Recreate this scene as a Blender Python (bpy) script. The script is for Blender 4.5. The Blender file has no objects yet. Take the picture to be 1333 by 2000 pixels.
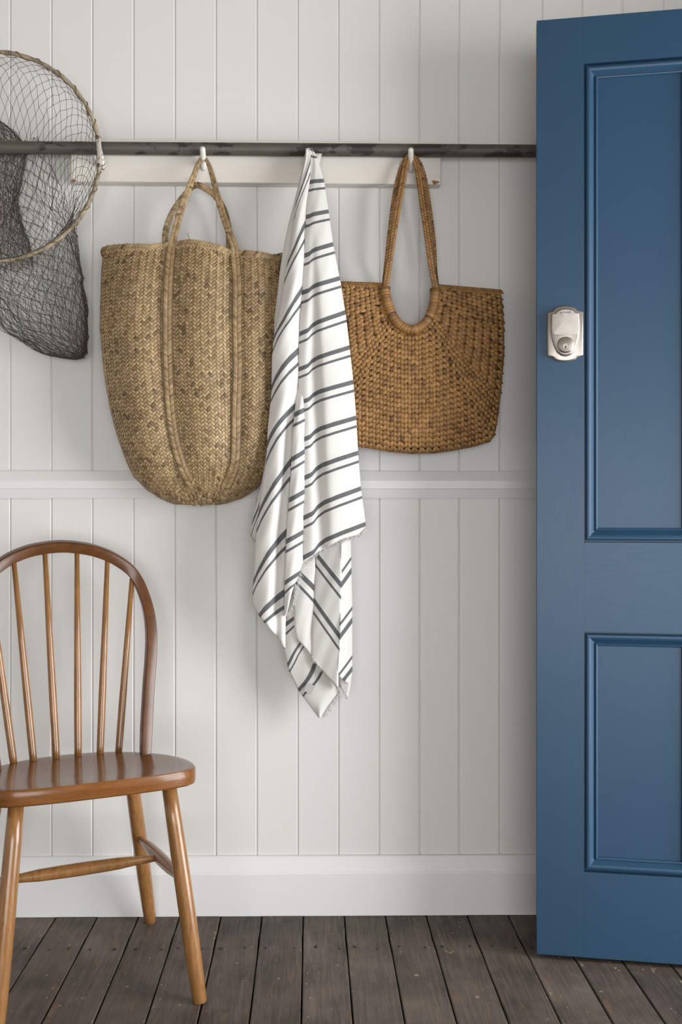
import bpy, bmesh, math, random
import numpy as np
from mathutils import Vector, Matrix
random.seed(7); rng = np.random.default_rng(11)
SC = bpy.context.scene; COL = SC.collection
PI = math.pi

# ------------------------------------------------------------------ camera
F, D, H, CX, CY, YAW = 1980.0, 2.475, 0.979, 633.0, 998.0, 0.0129   # focal length in px of a 1333x2000 frame
cam = bpy.data.cameras.new('camera'); cam_o = bpy.data.objects.new('camera', cam); COL.objects.link(cam_o)
cam.sensor_fit = 'VERTICAL'; cam.sensor_height = 36.0; cam.lens = 36.0 * F / 2000
cam.shift_x = (666.5 - CX) / 2000; cam.shift_y = -(1000 - CY) / 2000
cam_o.location = (0, -D, H); cam_o.rotation_euler = (PI / 2, 0, -YAW)
cam.clip_start = 0.05
SC.camera = cam_o

# ------------------------------------------------------------------ world, daylight, exposure
SC.view_settings.view_transform = 'Standard'; SC.view_settings.look = 'None'
SC.view_settings.gamma = 1.0; SC.view_settings.use_curve_mapping = False
SC.view_settings.exposure = -0.36
W = bpy.data.worlds.new('sky'); SC.world = W; W.use_nodes = True
W.node_tree.nodes['Background'].inputs[0].default_value = (0.86, 0.93, 1.0, 1)
W.node_tree.nodes['Background'].inputs[1].default_value = 1.0

def area(name, loc, target, sx, sy, power, col):
    l = bpy.data.lights.new(name, 'AREA'); l.shape = 'RECTANGLE'; l.size = sx; l.size_y = sy
    l.energy = power; l.color = col
    o = bpy.data.objects.new(name, l); COL.objects.link(o); o.location = loc
    o.rotation_euler = (Vector(target) - Vector(loc)).to_track_quat('-Z', 'Z').to_euler()
    return o
# open doorway on the right (the blue door stands open in front of the wall)
area('daylight_doorway', (2.3, -1.35, 0.85), (0.0, -0.9, 0.75), 2.2, 1.6, 170, (0.97, 0.985, 1.0))
# wide glazed opening down to the floor in the wall behind the camera
area('daylight_window', (0.3, -5.2, 0.8), (0.0, 0, 0.8), 3.0, 1.5, 135, (1.0, 0.99, 0.985))

# ------------------------------------------------------------------ helpers
def P(x, y, Y):
    """photo pixel + real distance from the wall -> world point"""
    xc = (x - CX) / F; zc = (CY - y) / F
    dx = math.sin(YAW) + xc * math.cos(YAW); dy = math.cos(YAW) - xc * math.sin(YAW)
    t = (Y + D) / dy
    return Vector((dx * t, Y, H + zc * t))
def Q(p):
    x, y, z = p[0], p[1] + D, p[2] - H
    fw = x * math.sin(YAW) + y * math.cos(YAW); r = x * math.cos(YAW) - y * math.sin(YAW)
    return (CX + F * r / fw, CY - F * z / fw)
def lin(c):
    return tuple((v / 255 / 12.92) if v / 255 <= 0.04045 else ((v / 255 + 0.055) / 1.055) ** 2.4 for v in c) + (1,)

class MB:
    def __init__(s): s.v = []; s.f = []; s.t = []
    def add(s, verts, faces, tint=0.5):
        b = len(s.v); s.v.extend([tuple(v) for v in verts]); s.f.extend([tuple(i + b for i in f) for f in faces])
        s.t.extend([tint] * len(verts)); return b
    def tube(s, pts, rad, n=8, closed=False, cap=True, tint=0.5, flat=1.0, up=None):
        pts = [Vector(p) for p in pts]; m = len(pts)
        if not hasattr(rad, '__len__'): rad = [rad] * m
        tans = []
        for i in range(m):
            a = pts[i - 1] if (i > 0 or closed) else pts[i]
            b = pts[(i + 1) % m] if (i < m - 1 or closed) else pts[i]
            tans.append((b - a).normalized())
        t0 = tans[0]; ref = Vector(up) if up else (Vector((0, 1, 0)) if abs(t0.y) < .9 else Vector((1, 0, 0)))
        nrm = (ref - t0 * ref.dot(t0)).normalized(); vs = []
        for i in range(m):
            t = tans[i]; nrm = (nrm - t * nrm.dot(t)).normalized(); bi = t.cross(nrm)
            for k in range(n):
                a = 2 * PI * k / n
                vs.append(pts[i] + (nrm * math.cos(a) * flat + bi * math.sin(a)) * rad[i])
        fs = []
        for i in range(m if closed else m - 1):
            j = (i + 1) % m
            for k in range(n):
                l = (k + 1) % n
                fs.append((i * n + k, i * n + l, j * n + l, j * n + k))
        if cap and not closed:
            fs.append(tuple(range(n - 1, -1, -1))); fs.append(tuple((m - 1) * n + k for k in range(n)))
        s.add(vs, fs, tint)
    def leaf(s, c, d, sd, n, L, Wd, h, kind='leaf', tint=0.5):
        """one woven stem: length L along d, width Wd along sd, crown h along n"""
        st = (-1, -.55, 0, .55, 1)
        wf = (.15, .78, 1, .78, .15) if kind == 'leaf' else (.72, 1, 1, 1, .72)
        vs = []
        for q, w in zip(st, wf):
            top = h * (1 - q * q) - (0.35 * h if abs(q) == 1 else 0)
            b = c + d * (q * L / 2)
            vs.append(b - sd * (w * Wd / 2) + n * (top - .6 * h)); vs.append(b + n * top); vs.append(b + sd * (w * Wd / 2) + n * (top - .6 * h))
        fs = []
        for i in range(4):
            for k in range(2):
                a = i * 3 + k; fs.append((a, a + 3, a + 4, a + 1))
        s.add(vs, fs, tint)
    def box(s, lo, hi, tint=0.5):
        x0, y0, z0 = lo; x1, y1, z1 = hi
        s.add([(x0, y0, z0), (x1, y0, z0), (x1, y1, z0), (x0, y1, z0), (x0, y0, z1), (x1, y0, z1), (x1, y1, z1), (x0, y1, z1)],
              [(0, 3, 2, 1), (4, 5, 6, 7), (0, 1, 5, 4), (1, 2, 6, 5), (2, 3, 7, 6), (3, 0, 4, 7)], tint)
    def build(s, name, mat, parent=None, smooth=True, link=True, recalc=False):
        me = bpy.data.meshes.new(name); me.from_pydata(s.v, [], s.f); me.update()
        if recalc:
            bm = bmesh.new(); bm.from_mesh(me); bmesh.ops.recalc_face_normals(bm, faces=bm.faces); bm.to_mesh(me); bm.free()
        at = me.attributes.new('tint', 'FLOAT', 'POINT'); at.data.foreach_set('value', s.t)
        if smooth: me.polygons.foreach_set('use_smooth', [True] * len(me.polygons))
        me.materials.append(mat)
        return mesh_obj(name, me, parent)
def mesh_obj(name, me, parent=None):
    o = bpy.data.objects.new(name, me); COL.objects.link(o)
    if parent: o.parent = parent
    return o
def tag(o, label=None, cat=None, group=None, kind=None):
    for k, v in (('label', label), ('category', cat), ('group', group), ('kind', kind)):
        if v: o[k] = v
    return o
def empty(name, loc):
    o = bpy.data.objects.new(name, None); COL.objects.link(o); o.location = loc; o.empty_display_size = .05; return o
def set_parent_keep(ch, root):
    ch.parent = root; ch.matrix_parent_inverse = Matrix.Translation(-root.location)
def bevel(o, w, seg=2, ang=30):
    m = o.modifiers.new('bevel', 'BEVEL'); m.width = w; m.segments = seg; m.limit_method = 'ANGLE'; m.angle_limit = math.radians(ang)
    m.harden_normals = False; return o
def extrude_profile_x(prof, x0, x1):
    """closed (y,z) profile swept along x"""
    mb = MB(); n = len(prof)
    mb.add([(x0, y, z) for y, z in prof] + [(x1, y, z) for y, z in prof],
           [(i, (i + 1) % n, n + (i + 1) % n, n + i) for i in range(n)] + [tuple(range(n - 1, -1, -1)), tuple(range(n, 2 * n))])
    return mb
def catmull(pts, n=8):
    pts = [Vector(p) for p in pts]; out = []
    for i in range(len(pts) - 1):
        p0 = pts[max(i - 1, 0)]; p1 = pts[i]; p2 = pts[i + 1]; p3 = pts[min(i + 2, len(pts) - 1)]
        for k in range(n):
            t = k / n
            out.append(0.5 * ((2 * p1) + (p2 - p0) * t + (2 * p0 - 5 * p1 + 4 * p2 - p3) * t * t + (3 * p1 - p0 - 3 * p2 + p3) * t ** 3))
    out.append(pts[-1]); return out
def resample(pts, step):
    pts = [Vector(p) for p in pts]; ds = [0]
    for a, b in zip(pts, pts[1:]): ds.append(ds[-1] + (b - a).length)
    n = max(2, int(round(ds[-1] / step))); out = []
    arr = np.array([tuple(p) for p in pts]); ss = np.linspace(0, ds[-1], n + 1)
    return [Vector((np.interp(q, ds, arr[:, 0]), np.interp(q, ds, arr[:, 1]), np.interp(q, ds, arr[:, 2]))) for q in ss], ds[-1]

# ------------------------------------------------------------------ materials (all procedural)
class NT:
    def __init__(s, name):
        s.m = bpy.data.materials.new(name); s.m.use_nodes = True; s.t = s.m.node_tree
        s.b = s.t.nodes['Principled BSDF']
    def n(s, typ, **kw):
        nd = s.t.nodes.new(typ)
        for k, v in kw.items():
            if k.startswith('i_'):
                key = k[2:]; key = int(key) if key.isdigit() else key.replace('_', ' ')
                nd.inputs[key].default_value = v
            else: setattr(nd, k, v)
        return nd
    def l(s, a, b): s.t.links.new(a, b)
    def coord(s, kind='Object', scale=(1, 1, 1), rnd=False):
        tc = s.n('ShaderNodeTexCoord'); mp = s.n('ShaderNodeMapping'); mp.inputs['Scale'].default_value = scale
        if rnd:
            oi = s.n('ShaderNodeObjectInfo'); ml = s.n('ShaderNodeMath', operation='MULTIPLY'); ml.inputs[1].default_value = 37.0
            cb = s.n('ShaderNodeCombineXYZ'); s.l(oi.outputs['Random'], ml.inputs[0])
            for k in range(3): s.l(ml.outputs[0], cb.inputs[k])
            s.l(cb.outputs[0], mp.inputs['Location'])
        s.l(tc.outputs[kind], mp.inputs[0]); return mp.outputs[0]
    def noise(s, vec, scale, detail=4, rough=.55, dist=0):
        nd = s.n('ShaderNodeTexNoise'); nd.inputs['Scale'].default_value = scale; nd.inputs['Detail'].default_value = detail
        nd.inputs['Roughness'].default_value = rough; nd.inputs['Distortion'].default_value = dist
        if vec is not None: s.l(vec, nd.inputs['Vector'])
        return nd.outputs['Fac']
    def ramp(s, fac, stops, interp='LINEAR'):
        r = s.n('ShaderNodeValToRGB'); r.color_ramp.interpolation = interp
        e = r.color_ramp.elements
        while len(e) < len(stops): e.new(0.5)
        for k, (p, c) in enumerate(stops): e[k].position = p; e[k].color = c if len(c) == 4 else lin(c)
        s.l(fac, r.inputs[0]); return r.outputs[0]
    def mix(s, fac, a, b, mode='MIX'):
        m = s.n('ShaderNodeMix', data_type='RGBA', blend_type=mode)
        for sock, v in ((0, fac), (6, a), (7, b)):
            if hasattr(v, 'default_value') or hasattr(v, 'is_linked'): s.l(v, m.inputs[sock])
            elif sock == 0: m.inputs[0].default_value = v
            else: m.inputs[sock].default_value = v if len(v) == 4 else lin(v)
        return m.outputs[2]
    def math(s, op, a, b=None, clamp=False):
        m = s.n('ShaderNodeMath', operation=op, use_clamp=clamp)
        for k, v in ((0, a), (1, b)):
            if v is None: continue
            if isinstance(v, (int, float)): m.inputs[k].default_value = v
            else: s.l(v, m.inputs[k])
        return m.outputs[0]
    def color(s, c):
        if hasattr(c, 'is_linked'): s.l(c, s.b.inputs['Base Color'])
        else: s.b.inputs['Base Color'].default_value = c if len(c) == 4 else lin(c)
    def set(s, **kw):
        for k, v in kw.items():
            key = k.replace('_', ' ')
            if hasattr(v, 'is_linked'): s.l(v, s.b.inputs[key])
            else: s.b.inputs[key].default_value = v
    def bump(s, h, strength=.3, dist=.002):
        b = s.n('ShaderNodeBump'); b.inputs['Strength'].default_value = strength; b.inputs['Distance'].default_value = dist
        s.l(h, b.inputs['Height']); s.l(b.outputs[0], s.b.inputs['Normal'])
    def attr(s, name='tint'):
        a = s.n('ShaderNodeAttribute'); a.attribute_name = name; return a.outputs['Fac']

def m_paint(name, c, rough=.45, brush=(1, 1, 1), spots=False, bstr=.06):
    t = NT(name); v = t.coord(scale=brush)
    n1 = t.noise(v, 3.0, 3); n2 = t.noise(t.coord(), 1.3, 2)
    cc = t.mix(t.math('MULTIPLY', n2, .35), c, tuple(max(0, k - 9) for k in c))
    t.color(cc); t.set(Roughness=rough); t.bump(n1, bstr, .002); return t.m
WALLP = m_paint('white_wall_paint', (215, 213, 210), .5, (60, 60, 6))
TRIMP = m_paint('white_trim_paint', (218, 217, 215), .42, (6, 60, 60))
CEILP = m_paint('ceiling_timber_stain', (152, 141, 128), .7)
def m_cream():
    t = NT('old_cream_paint'); v = t.coord()
    n = t.noise(t.coord(scale=(4, 30, 30)), 3, 5); c = t.mix(n, (220, 215, 207), (208, 202, 192))
    f = t.ramp(t.noise(v, 38, 6, .7), [(.0, (0, 0, 0, 1)), (.70, (0, 0, 0, 1)), (.735, (1, 1, 1, 1))])
    c = t.mix(t.math('MULTIPLY', f, .55), c, (120, 104, 88)); t.color(c); t.set(Roughness=.5); t.bump(n, .25, .002); return t.m
CREAM = m_cream()
def m_peg(flake):
    t = NT('peg_paint_flaking' if flake else 'peg_paint'); v = t.coord(scale=(1, 1, .5))
    f = t.ramp(t.noise(v, 160, 5, .7), [(.0, (0, 0, 0, 1)), (.54 if flake else .66, (0, 0, 0, 1)), (.57 if flake else .69, (1, 1, 1, 1))])
    t.color(t.mix(f, (222, 217, 208), (74, 62, 52))); t.set(Roughness=.5); t.bump(f, -.4, .002); return t.m
PEG, PEGF = m_peg(False), m_peg(True)
def m_pipe():
    t = NT('weathered_pipe_steel'); v = t.coord(scale=(1, 1, 1)); vs = t.coord(scale=(5, 40, 40))
    c = t.mix(t.noise(vs, 4, 5), (92, 89, 82), (72, 69, 63))
    f = t.ramp(t.noise(t.coord(scale=(.55, 1, 1)), 21, 6, .62), [(0, (0, 0, 0, 1)), (.52, (0, 0, 0, 1)), (.57, (1, 1, 1, 1))])
    c = t.mix(t.math('MULTIPLY', f, .85), c, (40, 32, 28)); t.color(c); t.set(Roughness=.55, Metallic=.15); t.bump(f, .35, .001); return t.m
PIPE = m_pipe()
def m_floor():
    t = NT('worn_dark_floorboards'); v = t.coord(scale=(26, 1.6, 26), rnd=True)
    g = t.noise(v, 4.5, 8, .68, .6)
    base = t.ramp(g, [(.3, (18, 14, 12)), (.5, (48, 40, 34)), (.7, (90, 78, 68))])
    fine = t.ramp(t.noise(t.coord(scale=(150, 7, 150), rnd=True), 3, 5, .7), [(.3, (0, 0, 0, 1)), (.7, (1, 1, 1, 1))])
    base = t.mix(t.math('MULTIPLY', fine, .42), base, (92, 80, 70))
    wear = t.noise(t.coord(rnd=True), 6, 5, .6)
    wf = t.ramp(wear, [(.35, (0, 0, 0, 1)), (.72, (1, 1, 1, 1))])
    c = t.mix(t.math('MULTIPLY', wf, .48), base, (138, 124, 112))
    oi = t.n('ShaderNodeObjectInfo')
    c = t.mix(t.math('MULTIPLY', oi.outputs['Random'], .35), c, (52, 40, 32))
    warm = t.ramp(t.noise(t.coord(scale=(9, 2, 9), rnd=True), 5, 4), [(.62, (0, 0, 0, 1)), (.7, (1, 1, 1, 1))])
    c = t.mix(t.math('MULTIPLY', warm, .5), c, (112, 86, 56))
    sp = t.ramp(t.noise(t.coord(scale=(1, .7, 1), rnd=True), 75, 3, .5), [(.70, (0, 0, 0, 1)), (.725, (1, 1, 1, 1))])
    c = t.mix(t.math('MULTIPLY', sp, .55), c, (176, 160, 132))
    dk = t.ramp(t.noise(t.coord(scale=(1, .5, 1), rnd=True), 9, 4), [(.3, (1, 1, 1, 1)), (.42, (0, 0, 0, 1))])
    c = t.mix(t.math('MULTIPLY', dk, .45), c, (26, 22, 20))
    t.color(c); t.set(Roughness=t.ramp(g, [(.2, (.75, .75, .75, 1)), (.8, (.5, .5, .5, 1))])); t.bump(g, .55, .003); return t.m
FLOOR = m_floor()
def plain(name, c, rough=.6, metal=0.0):
    t = NT(name); n = t.noise(t.coord(), 40, 3)
    t.color(t.mix(n, c, tuple(int(k * .85) for k in c))); t.set(Roughness=rough, Metallic=metal); return t.m
SUBFLOOR = plain('dark_subfloor', (24, 20, 18), .9)
NAIL = plain('nail_heads_dark', (34, 29, 27), .8)
def m_door(name, grain):
    t = NT(name); v = t.coord(scale=grain); g = t.noise(v, 5, 6, .6, .3)
    gf = t.ramp(g, [(.55, (0, 0, 0, 1)), (.75, (1, 1, 1, 1))])
    c = t.mix(t.noise(t.coord(), 2.2, 3), (30, 61, 85), (33, 65, 89)); t.color(c)
    t.set(Roughness=.42); t.set(**{'Specular_IOR_Level': .38, 'Coat_Weight': .06, 'Coat_Roughness': .2})
    h = t.math('ADD', t.math('MULTIPLY', gf, .8), t.math('MULTIPLY', t.noise(t.coord(), 60, 3), .25)); t.bump(h, .13, .0012); return t.m
DOOR_V = m_door('blue_gloss_paint_upright', (60, 60, 3.2)); DOOR_H = m_door('blue_gloss_paint_across', (3.2, 60, 60))
def m_nickel(name, c, rough):
    t = NT(name); n = t.noise(t.coord(scale=(1, 1, 30)), 60, 3)
    t.color(t.mix(n, c, tuple(int(k * .93) for k in c))); t.set(Roughness=rough, Metallic=.85); return t.m
NICKEL = m_nickel('satin_nickel', (172, 164, 154), .36); KEYPAD = plain('keypad_face', (188, 180, 172), .45, .2); NICKD = m_nickel('satin_nickel_dark', (120, 112, 104), .4)
INK = plain('dark_print', (52, 48, 46), .6)
def m_wood(name, a, b, rough=.22, axis=(30, 30, 2.2), coat=.22, spec=.5):
    t = NT(name); v = t.coord(scale=axis); g = t.noise(v, 3.5, 7, .6, .5)
    c = t.mix(t.ramp(g, [(.3, (0, 0, 0, 1)), (.7, (1, 1, 1, 1))]), a, b)
    p = t.ramp(t.noise(t.coord(scale=(axis[0] * 3, axis[1] * 3, axis[2] * 3)), 4, 3), [(.6, (0, 0, 0, 1)), (.68, (1, 1, 1, 1))])
    c = t.mix(t.math('MULTIPLY', p, .4), c, (86, 50, 24))
    w = t.ramp(t.noise(t.coord(), 11, 4), [(.35, (0, 0, 0, 1)), (.65, (1, 1, 1, 1))]); c = t.mix(t.math('MULTIPLY', w, .35), c, tuple(int(k * .72) for k in a))
    t.color(c); t.set(Roughness=rough); t.set(**{'Coat_Weight': coat, 'Coat_Roughness': .16, 'Specular_IOR_Level': spec}); t.bump(g, .12, .001); return t.m
WOOD = m_wood('varnished_beech', (156, 112, 66), (124, 83, 45)); WOODX = m_wood('varnished_beech_seat', (130, 84, 42), (104, 64, 30), .2, (2.5, 30, 30), .06, .32)
WOODB = m_wood('varnished_beech_bow', (104, 64, 30), (74, 43, 19), .28, (9, 9, 9), .12, .4)
def m_straw(name, a, b, dark, rough=.6):
    t = NT(name); tt = t.attr('tint')
    c = t.ramp(tt, [(0, dark), (.22, b), (.6, a), (1, tuple(min(255, int(k * 1.13)) for k in a))])
    g = t.noise(t.coord(scale=(1, 1, 1)), 420, 3); c = t.mix(t.math('MULTIPLY', g, .35), c, b)
    big = t.ramp(t.noise(t.coord(), 9, 3), [(.35, (0, 0, 0, 1)), (.7, (1, 1, 1, 1))]); c = t.mix(t.math('MULTIPLY', big, .25), c, dark)
    t.color(c); t.set(Roughness=rough); t.bump(g, .3, .0006); return t.m
SEAGRASS = m_straw('dry_seagrass', (166, 141, 102), (134, 110, 75), (88, 70, 45), .5)
SEABASE = plain('seagrass_inner', (70, 54, 34), .9)
HYA = m_straw('water_hyacinth', (154, 114, 63), (124, 88, 45), (78, 51, 25), .5)
HYABASE = plain('hyacinth_inner', (74, 48, 23), .9)
HYAWRAP = m_straw('hyacinth_wrapping', (150, 110, 60), (122, 86, 44), (84, 56, 28), .45)
NETT = plain('net_twine', (84, 76, 67), .8); CORD = plain('net_cord', (122, 98, 58), .7)
def m_cane():
    t = NT('weathered_cane'); g = t.noise(t.coord(), 45, 5)
    t.color(t.ramp(g, [(.3, (92, 82, 66)), (.55, (150, 136, 112)), (.75, (172, 158, 132))])); t.set(Roughness=.6); t.bump(g, .4, .002); return t.m
CANE = m_cane(); CLAMP = m_paint('clamp_paint', (176, 168, 158), .55); SCREW = plain('rusty_screw', (92, 84, 78), .5, .5)
def m_towel():
    t = NT('striped_cotton'); q = t.attr('q'); fr = t.math('FRACT', t.math('ADD', q, .5))   # stripe centre at .5
    def band(c, hw):
        d = t.math('ABSOLUTE', t.math('SUBTRACT', fr, c)); return t.math('SUBTRACT', 1.0, t.ramp(t.math('DIVIDE', d, hw), [(.9, (0, 0, 0, 1)), (1.0, (1, 1, 1, 1))]))
    s = t.math('MAXIMUM', band(.5, .066), band(.745, .038))
    fine = t.noise(t.coord(), 900, 2); dk = t.mix(fine, (52, 54, 57), (104, 105, 106))
    c = t.mix(s, (204, 201, 196), dk); t.color(c); t.set(Roughness=.85); t.set(**{'Sheen_Weight': .25})
    t.bump(fine, .25, .0006); return t.m
TOWEL = m_towel(); FRINGE = plain('cotton_fringe', (222, 219, 214), .9); LABELM = plain('woven_label', (182, 180, 177), .8)

# ------------------------------------------------------------------ the room
XR, XL, YF, ZC = 1.262, -2.4, -4.7, 2.75     # right wall, left wall, wall behind camera, ceiling
gx = [P(x, 500, 0)[0] for x in (20, 100.5, 180.5, 261, 342, 422, 502, 582, 661.5, 741, 820, 897.5, 976.7, 1060, 1138, 1217, 1297)]
while gx[-1] < XR - .11: gx.append(gx[-1] + .1)
gx.append(XR)
while gx[0] > XL + .12: gx.insert(0, gx[0] - .1)
gx.insert(0, XL)
mb = MB(); mb.box((XL, .012, 0), (XR, .10, ZC)); wall = mb.build('wall_back', WALLP, smooth=False)
tag(wall, 'white wall lined with upright grooved boards behind the bags', 'wall', kind='structure')
Z_DT, Z_DB, Z_BT = 1.077, 1.010, 0.140
def lining(x0, x1, z0, z1):
    c, dp, g = .0029, .0029, .00005
    prof = [(x0 + g, .012), (x0 + g, dp), (x0 + g + c, 0), (x1 - g - c, 0), (x1 - g, dp), (x1 - g, .012)]
    m = MB(); n = len(prof); xm = (x0 + x1) / 2
    m.add([(x - xm, y, z0) for x, y in prof] + [(x - xm, y, z1) for x, y in prof],
          [(i, (i + 1) % n, n + (i + 1) % n, n + i) for i in range(n)] + [tuple(range(n - 1, -1, -1)), tuple(range(n, 2 * n))])
    o = m.build('lining_board', WALLP, wall, smooth=False, recalc=True); o.location.x = xm
for a, b in zip(gx, gx[1:]):
    lining(a, b, Z_DB + .01, ZC); lining(a, b, Z_BT - .01, Z_DB + .008)
# dado rail
pr = [(0, Z_DB), (-.010, Z_DB), (-.016, 1.031), (-.018, 1.034), (-.018, 1.052), (-.008, Z_DT - .001), (0, Z_DT)]
tag(extrude_profile_x(pr, XL, XR).build('trim_1', TRIMP, smooth=False, recalc=True), 'white moulded dado rail running across the wall at chair height', 'trim', kind='structure')
pr = [(0, 0), (-.024, 0), (-.024, .1), (-.021, .106), (-.009, .138), (-.006, Z_BT), (0, Z_BT)]
tag(extrude_profile_x(pr, XL, XR).build('baseboard_back', TRIMP, smooth=False, recalc=True), 'tall white baseboard with bevelled top above the floorboards', 'baseboard', kind='structure')
# side and front walls with their openings, ceiling
def boxes(name, mat, parts, label, cat):
    m = MB()
    for lo, hi in parts: m.box(lo, hi)
    return tag(m.build(name, mat, smooth=False), label, cat, kind='structure')
DY0, DY1, DH = -.43, -2.13, 2.08
boxes('wall_right', WALLP, [((XR, DY0, 0), (XR + .12, .1, ZC)), ((XR, YF, 0), (XR + .12, DY1, ZC)), ((XR, DY1, DH), (XR + .12, DY0, ZC))],
      'white side wall with the entry doorway the blue door hangs in', 'wall')
boxes('wall_left', WALLP, [((XL - .1, YF, 0), (XL, .1, ZC))], 'plain white side wall on the chair side of the room', 'wall')
WX0, WX1, WZ0, WZ1 = -1.3, 1.15, .02, 1.75
boxes('wall_front', WALLP, [((XL, YF - .1, 0), (WX0, YF, ZC)), ((WX1, YF - .1, 0), (XR + .12, YF, ZC)), ((WX0, YF - .1, 0), (WX1, YF, WZ0)), ((WX0, YF - .1, WZ1), (WX1, YF, ZC))],
      'white wall with a wide opening facing the hanging bags', 'wall')
boxes('ceiling', CEILP, [((XL - .1, YF - .1, ZC), (XR + .12, .1, ZC + .08))], 'plain brown timber ceiling above the hall', 'ceiling')
# floor: every board its own piece
fl = boxes('floor', SUBFLOOR, [((XL - .1, YF - .1, -.10), (XR + .5, .1, -.026))], 'worn dark brown timber floorboards running towards the wall', 'floor')
PWD = .0994; px0 = -.6148
def plank_mesh(seed):
    r = random.Random(seed); n = 44; y0, y1 = YF, -.006; hw = PWD / 2
    me = MB(); vs = []
    wob = [0, 0]
    for i in range(n + 1):
        y = y1 + (y0 - y1) * (i / n) ** 1.6
        e = []
        for k in (0, 1):
            wob[k] = .7 * wob[k] + r.uniform(-.0005, .0005); e.append(wob[k])
        chip = .0016 * max(0, r.random() - .8) / .2
        g = .0011
        xa, xb = -hw + g + abs(e[0]) * 1.2, hw - g - abs(e[1]) * 1.2 - chip
        vs += [(xa, y, -.024), (xa, y, -.0018), (xa + .0018, y, 0), (xb - .0018, y, 0), (xb, y, -.0018), (xb, y, -.024)]
    fs = [(i * 6 + k, i * 6 + k + 1, (i + 1) * 6 + k + 1, (i + 1) * 6 + k) for i in range(n) for k in range(5)]
    fs += [(0, 1, 2, 3, 4, 5)]
    me.add(vs, fs); o = me.build('floor_board', FLOOR, fl, smooth=False, recalc=True); return o
protos = [plank_mesh(s) for s in range(6)]
k0 = int(math.floor((XL - px0) / PWD)) + 1; k1 = int((XR + .1 - px0) / PWD) - 1
order = 0
for k in range(k0, k1 + 1):
    o = protos[order] if order < 6 else protos[(order * 5 + k) % 6].copy()
    if order >= 6: COL.objects.link(o); o.parent = fl
    order += 1
    o.location = (px0 + PWD * (k + .5), 0, random.uniform(-.0007, .0007))
nm = MB()
for k in range(k0, k1 + 1):
    for s in (-.026, .026):
        x = px0 + PWD * (k + .5) + s + random.uniform(-.008, .008); y = -.205 + random.uniform(-.006, .006); r0 = random.uniform(.0022, .0045)
        pts = [(x + r0 * math.cos(a) * random.uniform(.7, 1.2), y + r0 * 1.5 * math.sin(a) * random.uniform(.7, 1.2), .0010) for a in [2 * PI * i / 9 for i in range(9)]]
        nm.add(pts + [(x, y, .0003)], [(i, (i + 1) % 9, 9) for i in range(9)])
nl = nm.build('nail_heads', NAIL, fl, smooth=False, recalc=True); nl['kind'] = 'stuff'

# ------------------------------------------------------------------ blue door (local: s along the leaf from its free edge, z up, n out of the face towards the room)
DO = Vector((.494, -.2657, 0)); DS = Vector((.2985, -.0565, 0)).normalized(); DN = Vector((DS.y, -DS.x, 0))
DW, DZ0, DZ1, DT = .77, .0108, 2.0508, .040
door = empty('door_1', DO); door.rotation_euler = (0, 0, math.atan2(DS.y, DS.x))
tag(door, 'blue painted panelled door standing open in front of the wall', 'door', kind='structure')
# in the door's own frame: x along leaf, y = into the wall (front face y=0), z up
def dbox(name, x0, x1, z0, z1, mat, bw=.0018, y0=0.0, y1=DT, parent=None):
    m = MB(); m.box((x0, y0, z0), (x1, y1, z1)); o = m.build(name, mat, parent or door, smooth=False); bevel(o, bw); return o
S1, MU0, MU1 = .0998, .336, .434
ZP = [(.196, .717), (.911, 1.9495)]
dbox('stile', 0, S1, DZ0, DZ1, DOOR_V, .0007); dbox('stile', DW - S1, DW, DZ0, DZ1, DOOR_V, .0007)
dbox('rail', S1, DW - S1, DZ0, ZP[0][0], DOOR_H, .0003); dbox('rail', S1, DW - S1, ZP[0][1], ZP[1][0], DOOR_H, .0003); dbox('rail', S1, DW - S1, ZP[1][1], DZ1, DOOR_H, .0003)
def moulding(x0, x1, z0, z1):
    prof = [(0, .0135), (.0042, .0135), (.0048, .0045), (.0075, .0018), (.0115, .0012), (.0155, .0028), (.019, .0072), (.0225, .0112), (.0245, .0122), (.0252, .0098), (.0275, .0085), (.030, .0095), (.0315, .0130)]
    m = MB(); n = len(prof); vs = []
    for i, (a, y) in enumerate(prof):
        vs += [(x0 + a, y, z0 + a), (x1 - a, y, z0 + a), (x1 - a, y, z1 - a), (x0 + a, y, z1 - a)]
    fs = [(i * 4 + k, i * 4 + (k + 1) % 4, (i + 1) * 4 + (k + 1) % 4, (i + 1) * 4 + k) for i in range(n - 1) for k in range(4)]
    m.add(vs, fs); o = m.build('moulding', DOOR_V, door, smooth=False, recalc=False)
    return o
for (z0, z1) in ZP:
    dbox('muntin', MU0, MU1, z0, z1, DOOR_V, .0006)
    for (x0, x1) in ((S1, MU0), (MU1, DW - S1)):
        moulding(x0, x1, z0, z1); dbox('panel', x0, x1, z0, z1, DOOR_V, .0005, .0132, .028)
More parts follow.
